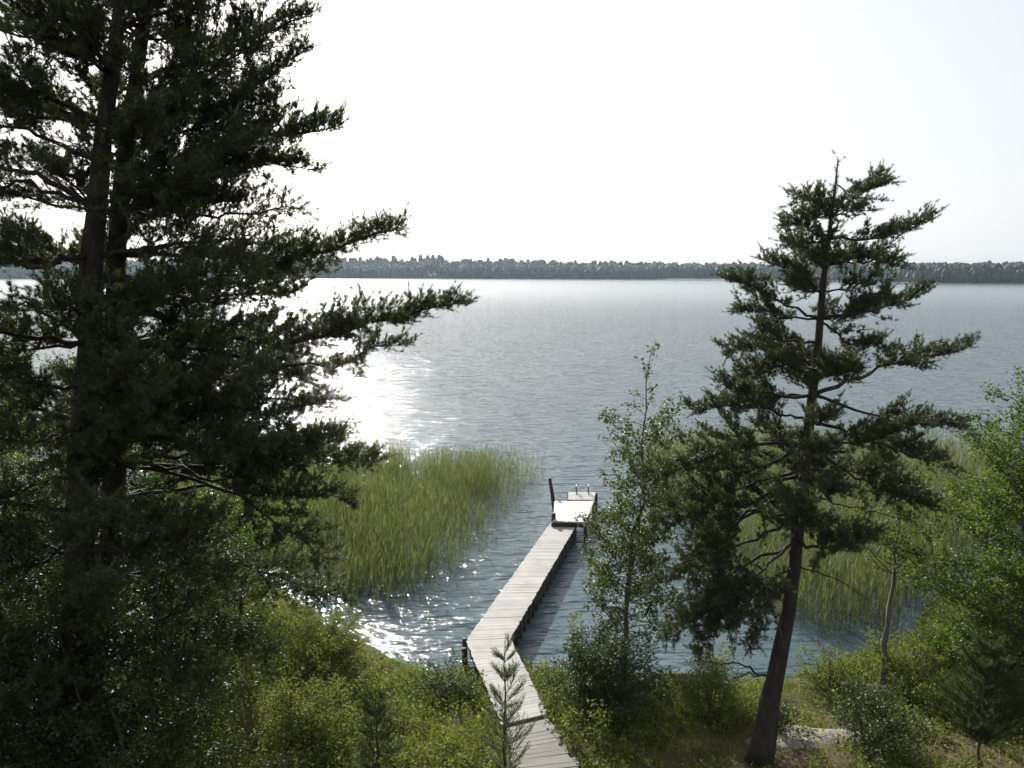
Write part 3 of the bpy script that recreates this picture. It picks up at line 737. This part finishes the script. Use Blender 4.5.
pine('tall pine with long lower limbs reaching right over the reeds',
     [(108, 780), (112, 600), (114, 450), (115, 300), (123, 150), (148, 0), (166, -120), (176, -250)], 12.2,
     [.23, .19, .17, .14, .11, .08, .05, .012],
     [([(115, 315), (180, 325), (290, 345), (360, 328), (457, 303)], -.8, .075, {'tmin': .42, 'spread': .2, 'dens': 1.6}),
      ([(116, 330), (220, 352), (320, 365), (400, 345)], -.3, .05, {'tmin': .45, 'spread': .2, 'droop': 0.16}),
      ([(116, 280), (250, 274), (396, 229)], -.5, .06, {'tmin': .35, 'spread': .2, 'dens': 1.5}), ([(117, 262), (230, 255), (330, 262)], .4, .045, {'tmin': .3, 'spread': .28}),
      ([(120, 205), (220, 215), (300, 208)], -.3, .04, {'tmin': .45, 'dens': .6}), ([(118, 235), (210, 240), (300, 245)], .5, .04, {'tmin': .45, 'dens': .6}),
      ([(123, 160), (240, 140), (333, 127)], -.4, .055, {'tmin': .2, 'dens': 1.3}), ([(124, 150), (230, 160), (312, 170)], .3, .045, {'tmin': .2}),
      ([(126, 130), (230, 105), (302, 52)], .2, .05, {'tmin': .2, 'dens': 1.2}), ([(138, 60), (220, 50), (304, 18)], -.4, .05, {'tmin': .15, 'dens': 1.2}),
      ([(148, 5), (220, -10), (292, -25)], .3, .045, {'tmin': .15}), ([(152, -25), (220, -50), (285, -85)], -.3, .04, {'tmin': .15}),
      ([(160, -80), (210, -110), (262, -150)], .2, .035, {'tmin': .15}), ([(128, 110), (200, 130), (270, 100)], -.6, .04, {'tmin': .2}),
      ([(118, 185), (200, 180), (285, 160)], .6, .045, {'tmin': .2}), ([(121, 180), (190, 205), (240, 200)], -.6, .035, {'tmin': .2}),
      ([(115, 345), (210, 395), (335, 402)], .2, .045, {'tmin': .4, 'dens': .8}), ([(115, 400), (220, 420), (315, 405)], -.3, .04, {'tmin': .4}),
      ([(115, 370), (200, 362), (300, 378)], -.2, .04, {'tmin': .35}), ([(114, 440), (210, 455), (300, 470)], .2, .04, {'tmin': .35}),
      ([(114, 455), (230, 470), (310, 452), (374, 462)], .3, .045, {'tmin': .4, 'dens': 1.5, 'spread': .26}), ([(114, 465), (230, 480), (340, 436)], .0, .04, {'tmin': .45, 'dens': 1.4, 'spread': .26}), ([(114, 480), (230, 490), (350, 500)], .5, .04, {'tmin': .45, 'dens': 1.4, 'spread': .26}), ([(114, 450), (220, 455), (320, 437)], -.3, .04, {'tmin': .4, 'dens': 1.3}), ([(113, 500), (220, 485), (330, 560)], -.4, .04, {'tmin': .5, 'droop': 0.11, 'dens': .8}), ([(112, 560), (230, 560), (345, 600)], .2, .04, {'tmin': .5, 'droop': 0.14, 'dens': .8}),
      ([(112, 640), (190, 600), (270, 650)], -.3, .03, {'tmin': .4, 'droop': 0.14}), ([(112, 600), (180, 560), (260, 560)], -.5, .03, {'bare': True})],
      [(6, 16, 20, 2.6, .9, R(40), R(140)), (6, 16, 20, 2.5, 1.0, R(240), R(350)), (10, 15, 6, 2.2, .9, R(150), R(210)), (3.4, 8.5, 9, 2.4, 2.4, R(220), R(380))], LG, per=26, nw=.0085, dens=.95)

# ------------------------------------------------------------------ broadleaf trees
oval = lambda t: math.sin(math.pi * min(1, max(0, (t * .92 + .08)))) ** .6
slim = lambda t: .35 + .65 * math.sin(math.pi * (t * .85 + .12)) if t < .92 else .3
dome = lambda t: math.sqrt(max(0, 1 - (t * 1.0) ** 2)) * .8 + .22

b = gpt(622, 676)
leafy('alder_tree', 'slender young alder with thin twin stems right of the jetty', b, 8.2, 1.8, 92, lambda t: (.45 + .6 * math.sin(math.pi * min(1, t * 1.15))) * (1 if t < .8 else .55), .08, 'leaf_olive', 'alder_bark', .065, 2, t0=.15, lean=(.75, .1), elev=(.25, .9), dens=.72, splay=.08)
leafy('alder_tree', 'broad leafy alder standing at the right edge of the photo', gxy(11.0, 15.6), 6.7, 2.35, 140, lambda t: .6 + .45 * math.sin(math.pi * t) if t < .88 else .45, .072, 'leaf', 'alder_bark', .09, 3, t0=.08, elev=(.05, .7), dens=.85)
LS = 'leafy trees on the left bank'
leafy('alder_tree', 'bright green leafy tree at the waterside left of the reed bed', gxy(-7.6, 20.8), 3.7, 2.4, 70, oval, .06, 'leaf', 'alder_bark', .06, 3, group=LS, t0=.1, elev=(.05, .6))
leafy('alder_tree', 'leafy tree behind the two tall pine trunks', gxy(-9.8, 18.5), 7.4, 3.0, 100, oval, .065, 'leaf', 'alder_bark', .08, 3, group=LS, t0=.1, elev=(.05, .6))
leafy('alder_tree', 'leafy tree at the far left edge behind the thickest pine', gxy(-13.2, 19.5), 7.2, 3.2, 90, oval, .065, 'leaf', 'alder_bark', .08, 3, group=LS, t0=.1, elev=(.05, .6))
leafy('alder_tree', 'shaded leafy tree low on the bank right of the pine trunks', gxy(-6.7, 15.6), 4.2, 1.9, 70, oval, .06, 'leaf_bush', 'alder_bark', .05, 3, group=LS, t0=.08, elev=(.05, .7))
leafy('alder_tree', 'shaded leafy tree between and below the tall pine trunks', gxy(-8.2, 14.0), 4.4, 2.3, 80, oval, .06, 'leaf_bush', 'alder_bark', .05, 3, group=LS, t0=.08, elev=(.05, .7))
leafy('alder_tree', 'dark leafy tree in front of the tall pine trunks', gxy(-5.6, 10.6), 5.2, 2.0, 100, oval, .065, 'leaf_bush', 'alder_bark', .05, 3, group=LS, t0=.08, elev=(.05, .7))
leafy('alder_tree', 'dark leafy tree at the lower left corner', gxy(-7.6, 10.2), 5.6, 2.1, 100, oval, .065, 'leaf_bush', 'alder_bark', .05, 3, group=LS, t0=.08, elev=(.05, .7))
bt = gpt(880, 694)
leafy('alder_tree', 'thin pale trunked tree with a sparse crown behind the lone pine', bt, 4.7, 1.0, 34, lambda t: .9, .075, 'leaf', 'pale_bark', .085, 1, t0=.6, elev=(.1, .8), dens=.7, lean=(.25, .1))

# ------------------------------------------------------------------ shrubs and saplings
SG = 'shrubs along the waterside'
def bush(label, base, h, r, n, size=.055, m='leaf_bush', group=SG, stems=6, dens=1.1, name='shrub'):
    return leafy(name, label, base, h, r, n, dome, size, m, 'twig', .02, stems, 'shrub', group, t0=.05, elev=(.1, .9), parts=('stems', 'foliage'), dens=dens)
bush('round dark green bush at the foot of the slender alder', gpt(608, 716), 1.6, 1.25, 150)
bush('low bright green bush left of the lone pine trunk', gpt(715, 712), 1.1, 1.0, 70, .05, 'herb')
bush('small leafy shrub in front right of the pale rock slab', gpt(870, 752), 1.2, .95, 70, .05, 'leaf_bush')
bush('bright low shrub at the foot of the thin pale trunk', gpt(925, 700), .9, 1.3, 90, .05, 'herb')
bush('leafy bush under the broad alder at the right edge', gpt(985, 690), 1.7, 1.3, 90, .055, 'leaf')
bush('small dark shrub hugging the base of the lone pine trunk', gpt(778, 738), .75, .5, 40, .05, 'leaf_bush')
bush('shrub beside the cove below the lone pine', gpt(825, 690), .8, .8, 50, .05, 'herb')
bush('low dark bush left of the jetty on the bank', gpt(450, 700), .7, .8, 50, .05, 'leaf_bush')
bush('bright green bush on the left bank by the glittering inlet', gpt(330, 672), 1.0, 1.2, 80, .05, 'herb')
bush('green bush low at the bottom below the left alders', gpt(300, 740), 1.0, 1.0, 70, .05, 'herb')
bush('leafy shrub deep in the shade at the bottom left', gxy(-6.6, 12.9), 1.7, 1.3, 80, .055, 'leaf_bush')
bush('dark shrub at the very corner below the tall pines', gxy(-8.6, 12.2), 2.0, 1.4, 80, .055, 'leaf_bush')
# thin upright leafy shoots
for u, v, h, lab in ((573, 672, 1.5, 'thin leafy birch shoot beside the jetty side'), (598, 752, .95, 'tall yellow green weed in the foreground right of the boardwalk'), (572, 745, .6, 'short yellow green weed right beside the old boardwalk')):
    leafy('sapling', lab, gpt(u, v), h, .32, 16, lambda t: .5 + .5 * (1 - t), .075, 'herb', 'twig', .012, 1, 'sapling', t0=.15, elev=(.3, 1.0), parts=('stem', 'foliage'), dens=.7)

def young_pine(label, base, h, r, mat_, whorls=7, lean=(0, 0), up=.55, per=40, nw=.004):
    base = np.asarray(base); root = thing('pine_sapling', base, label, 'sapling')
    top = base + [lean[0], lean[1], h]
    P = np.linspace(base - [0, 0, .1], top, 12); P[1:-1] += rng.normal(0, .012, (10, 3))
    g = Geo(); g.tube(P, np.linspace(.035, .006, 12), 7); g.build('trunk', M['twig'], root, True)
    gt = Twigs(); sh = []
    for w in range(whorls):
        t = .22 + .72 * w / (whorls - 1); p = P[0] + (P[-1] - P[0]) * t
        nb = 5 if w < whorls - 1 else 4
        for k in range(nb):
            az = k * 6.28 / nb + w * 2.4 + rng.uniform(-.5, .5); L = r * (1.1 - t) * rng.uniform(.5, 1.3) + .08; p = P[0] + (P[-1] - P[0]) * min(.97, t + rng.normal(0, .025))
            q = twig_path(p, [math.cos(az), math.sin(az), up], L, 6, .35, .08); gt.tube(q, np.linspace(.007, .003, 6), 4)
            tq = unit(np.gradient(q, axis=0))
            for s in np.arange(.2, 1.0, .055 / max(L, .1) * 1.6):
                i = min(int(s * 5), 4); sh.append((q[i] + (q[i + 1] - q[i]) * (s * 5 - i), tq[i], .10))
            for s in (.28, .45, .62, .8):
                for sg in (-1, 1):
                    i = int(s * 5); d = unit(tq[i] + sg * .8 * np.cross(tq[i], [0, 0, 1.]) + [0, 0, .2]); l2 = L * .45 * (1.15 - s) + .06
                    qq = twig_path(q[i], d, l2, 4, .25, .08); gt.tube(qq, np.linspace(.005, .003, 4), 3)
                    for a in np.linspace(0, .9, max(2, int(l2 / .07))): sh.append((qq[0] + (qq[-1] - qq[0]) * a, unit(qq[-1] - qq[0]), .10))
            sh.append((q[-1], unit(tq[-1] + [0, 0, .4]), .16))
    for k in range(9): sh.append((top - [0, 0, .07 * k], unit(P[-1] - P[0]), .12))
    gt.build('twigs', M['twig'], root)['kind'] = 'stuff'
    V, T = needles(sh, per, (.04, .07), nw); link('crown', mesh_np('crown', V, T), M[mat_], root)
young_pine('thin young pine standing in front of the jetty bend', gxy(-.12, 12.6), 2.75, .72, 'needle_young', 6, up=.85, per=22, nw=.0055)
young_pine('small conifer sapling on the grassy bank left of the boardwalk', gxy(-2.45, 13.2), 1.6, .7, 'needle_mid', 6, per=34, nw=.006)
young_pine('bushy green conifer sapling at the lower right corner', gxy(8.6, 13.4), 2.4, 1.35, 'needle_mid', 12, per=44, nw=.007)

# ------------------------------------------------------------------ rocks and drift log
def rock(label, c, sx, sy, sz, seed, group=None, rot=0.0):
    nu, nv = 28, 15
    th = np.linspace(0, 2 * math.pi, nu, endpoint=False); ph = np.linspace(-math.pi / 2, math.pi / 2, nv)
    TH, PH = np.meshgrid(th, ph)
    sq = lambda a: np.sign(a) * np.abs(a) ** .65
    X = sq(np.cos(PH)) * np.cos(TH); Y = sq(np.cos(PH)) * np.sin(TH); Z = sq(np.sin(PH))
    f = 1 + .35 * (value_noise(X * 2 + seed * 7.3 + 20, Y * 2 + Z * 1.7 + 20, seed) - .5) + .14 * (value_noise(X * 5 + 40, Y * 5 + Z * 4 + 40, seed) - .5)
    x, y, z = X * f * sx, Y * f * sy, Z * f * sz
    ca, sa = math.cos(rot), math.sin(rot)
    V = np.stack([c[0] + x * ca - y * sa, c[1] + x * sa + y * ca, c[2] + z], -1).reshape(-1, 3)
    i, j = np.meshgrid(np.arange(nv - 1), np.arange(nu), indexing='ij'); j2 = (j + 1) % nu
    Q = np.stack([i * nu + j, i * nu + j2, (i + 1) * nu + j2, (i + 1) * nu + j], -1).reshape(-1, 4)
    o = link('rock', mesh_np('rock', V, Q, True), M['rock']); return tag(o, label, 'rock', group)
rock('flat pale rock slab on the ground right of the pine trunk', gpt(808, 738, -.09), 1.2, .42, .15, 1)
rock('grey stone at the foot of the thin pale trunked tree', bt + [-.1, -.2, .02], .34, .28, .26, 2)
rock('pale shore stone at the edge of the right cove', gpt(915, 662), .42, .3, .2, 3, rot=.4)
rock('small pale stone beside the cove right of the thin pale trunk', gpt(938, 668), .25, .2, .16, 4)
rock('low stone at the waterline left of the pine trunk', gpt(652, 688), .5, .25, .15, 5)
rock('brownish flat rock at the bottom edge left of the boardwalk', gpt(282, 764, -.05), .55, .35, .13, 6)
g = Geo(); a, bq = on_z(628, 679, .06), on_z(708, 676, .08); P, L = resample([a, (a + bq) / 2 + [0, .05, .03], bq], 12); g.tube(P, np.linspace(.09, .06, 12), 8, wob=.06)
o = g.build('drift_log', M['pale_bark'], None, True); tag(o, 'pale drift log lying in the shallows behind the dark bush', 'log')

# ------------------------------------------------------------------ ground cover
def scatter(n, x0, x1, y0, y1):
    x = rng.uniform(x0, x1, n); y = rng.uniform(y0, y1, n)
    z = ground_h(x, y); d = np.interp(x, SHX, SHY) - y
    k = (z > .03) & (np.abs(x) < y * .72 + .6)
    # keep the walkway clear
    for (A, Bq, C, Dq) in ((wl0, wr0, wr1, wl1), (nl, nr, br, bl)):
        k &= ~in_poly(x, y, [tuple(p[:2]) for p in (A, Bq, C, Dq)])
    return x[k], y[k], z[k], d[k]
def bare(x, y):      # worn, litter-covered ground on the right of the boardwalk and by the slab
    p = np.exp(-(((x - 2.6) / 1.5) ** 2 + ((y - 13.6) / 1.1) ** 2)) + np.exp(-(((x - 6.1) / 1.9) ** 2 + ((y - 14.1) / 1.0) ** 2)) + .8 * np.exp(-(((x - 4.0) / 1.2) ** 2 + ((y - 14.3) / .9) ** 2))
    return np.clip(p * .95, 0, .72)
x, y, z, d = scatter(230000, -13, 14, 10.5, 26)
p = np.clip(value_noise(x * .9, y * .9, 41) * 1.5 - .15, .12, 1) * (1 - bare(x, y)); k = rng.random(len(x)) < p
x, y, z = x[k], y[k], z[k]; n = len(x); a = rng.random(n) * 6.28
V, q, t = blades(np.stack([x, y, z - .02], 1), np.stack([np.cos(a), np.sin(a), a * 0], 1), rng.uniform(.12, .42, n) * (.6 + .8 * value_noise(x * .7, y * .7, 44)), rng.uniform(.006, .011, n), rng.uniform(.1, .9, n))
o = link('grass', mesh_np('grass', V, [q, t]), M['grass']); tag(o, 'uneven green and straw coloured grass covering the bank', 'grass', kind='stuff'); print('grass', n)
x, y, z, d = scatter(16000, -13, 14, 10.5, 26)
p = np.clip(value_noise(x * .6, y * .6, 51) * 1.8 - .2 + .35 * (x < -.3), .1, 1) * (1 - bare(x, y)); k = rng.random(len(x)) < p
x, y, z = x[k], y[k], z[k]; C = []
for xi, yi, zi in zip(x, y, z):
    m_ = rng.integers(20, 44); r_ = rng.uniform(.12, .30); hh = rng.uniform(.15, .5)
    q = rng.normal(0, 1, (m_, 3)); q = unit(q) * rng.random((m_, 1)) ** .4
    C.append(np.array([xi, yi, zi]) + np.abs(q) * [0, 0, hh] + q * [r_, r_, .03])
C = np.concatenate(C); V, T = leaves(C, (.022 + .075 * rng.random((len(C), 1)) ** 1.4))
o = link('undergrowth', mesh_np('undergrowth', V, T), M['herb']); tag(o, 'low leafy herbs and berry plants growing through the grass', 'undergrowth', kind='stuff'); print('herbs', len(C))

# ------------------------------------------------------------------ haze
def haze():
    g = Geo(); g.box(-1600, 1600, -140, 1700, -4.2, 60)
    m, nt, out = mat('haze_air')
    v = N(nt, 'ShaderNodeVolumePrincipled'); v.inputs['Density'].default_value = HAZE; v.inputs['Color'].default_value = (.66, .82, 1.0, 1); v.inputs['Anisotropy'].default_value = .3
    nt.links.new(v.outputs[0], out.inputs['Volume'])
    o = g.build('haze', m); tag(o, 'pale summer haze over the lake', 'haze', kind='stuff')
HAZE = .00010
haze()

# ------------------------------------------------------------------ light, sky, camera
SUN_AZ, SUN_EL = R(-17), R(27)     # azimuth from +Y towards +X
w = bpy.data.worlds.new('World'); sc.world = w; w.use_nodes = True
nt = w.node_tree; nt.nodes.clear()
sky = nt.nodes.new('ShaderNodeTexSky'); sky.sky_type = 'NISHITA'; sky.sun_disc = False
sky.sun_elevation = SUN_EL; sky.sun_rotation = SUN_AZ; sky.air_density = 1.0; sky.dust_density = 2.5; sky.ozone_density = 1.0
bg = nt.nodes.new('ShaderNodeBackground'); bg.inputs[1].default_value = .075
wo = nt.nodes.new('ShaderNodeOutputWorld'); hs = nt.nodes.new('ShaderNodeHueSaturation'); hs.inputs['Saturation'].default_value = .4; nt.links.new(sky.outputs[0], hs.inputs['Color']); veil = nt.nodes.new('ShaderNodeMix'); veil.data_type = 'RGBA'; veil.inputs[0].default_value = .6
nt.links.new(hs.outputs[0], veil.inputs[6]); veil.inputs[7].default_value = (6.15, 6.4, 6.7, 1); nt.links.new(veil.outputs[2], bg.inputs[0]); nt.links.new(bg.outputs[0], wo.inputs[0])
sl = bpy.data.lights.new('sun', 'SUN'); sl.energy = 4.8; sl.angle = R(.5); sl.color = (1, .96, .90)
so = bpy.data.objects.new('sun', sl); COL.objects.link(so)
to_sun = Vector((math.sin(SUN_AZ) * math.cos(SUN_EL), math.cos(SUN_AZ) * math.cos(SUN_EL), math.sin(SUN_EL)))
so.rotation_euler = to_sun.to_track_quat('Z', 'Y').to_euler()
so.location = (0, 0, 50)

cam = bpy.data.cameras.new('camera'); cam.sensor_width = 36; cam.lens = 36 * FPX / 1024; cam.clip_start = .1; cam.clip_end = 6000
co = bpy.data.objects.new('camera', cam); COL.objects.link(co); co.location = (0, 0, CAM_Z); co.rotation_euler = (R(90) - PITCH, 0, 0)
sc.camera = co
sc.view_settings.view_transform = 'Standard'; sc.view_settings.look = 'None'; sc.view_settings.gamma = 1; sc.view_settings.exposure = 1.0
sc.view_settings.use_curve_mapping = False
cy = sc.cycles
cy.use_denoising = True; cy.max_bounces = 6; cy.diffuse_bounces = 3; cy.glossy_bounces = 3; cy.transmission_bounces = 4; cy.transparent_max_bounces = 4; cy.volume_bounces = 0
cy.sample_clamp_indirect = 6; cy.caustics_reflective = False; cy.caustics_refractive = False
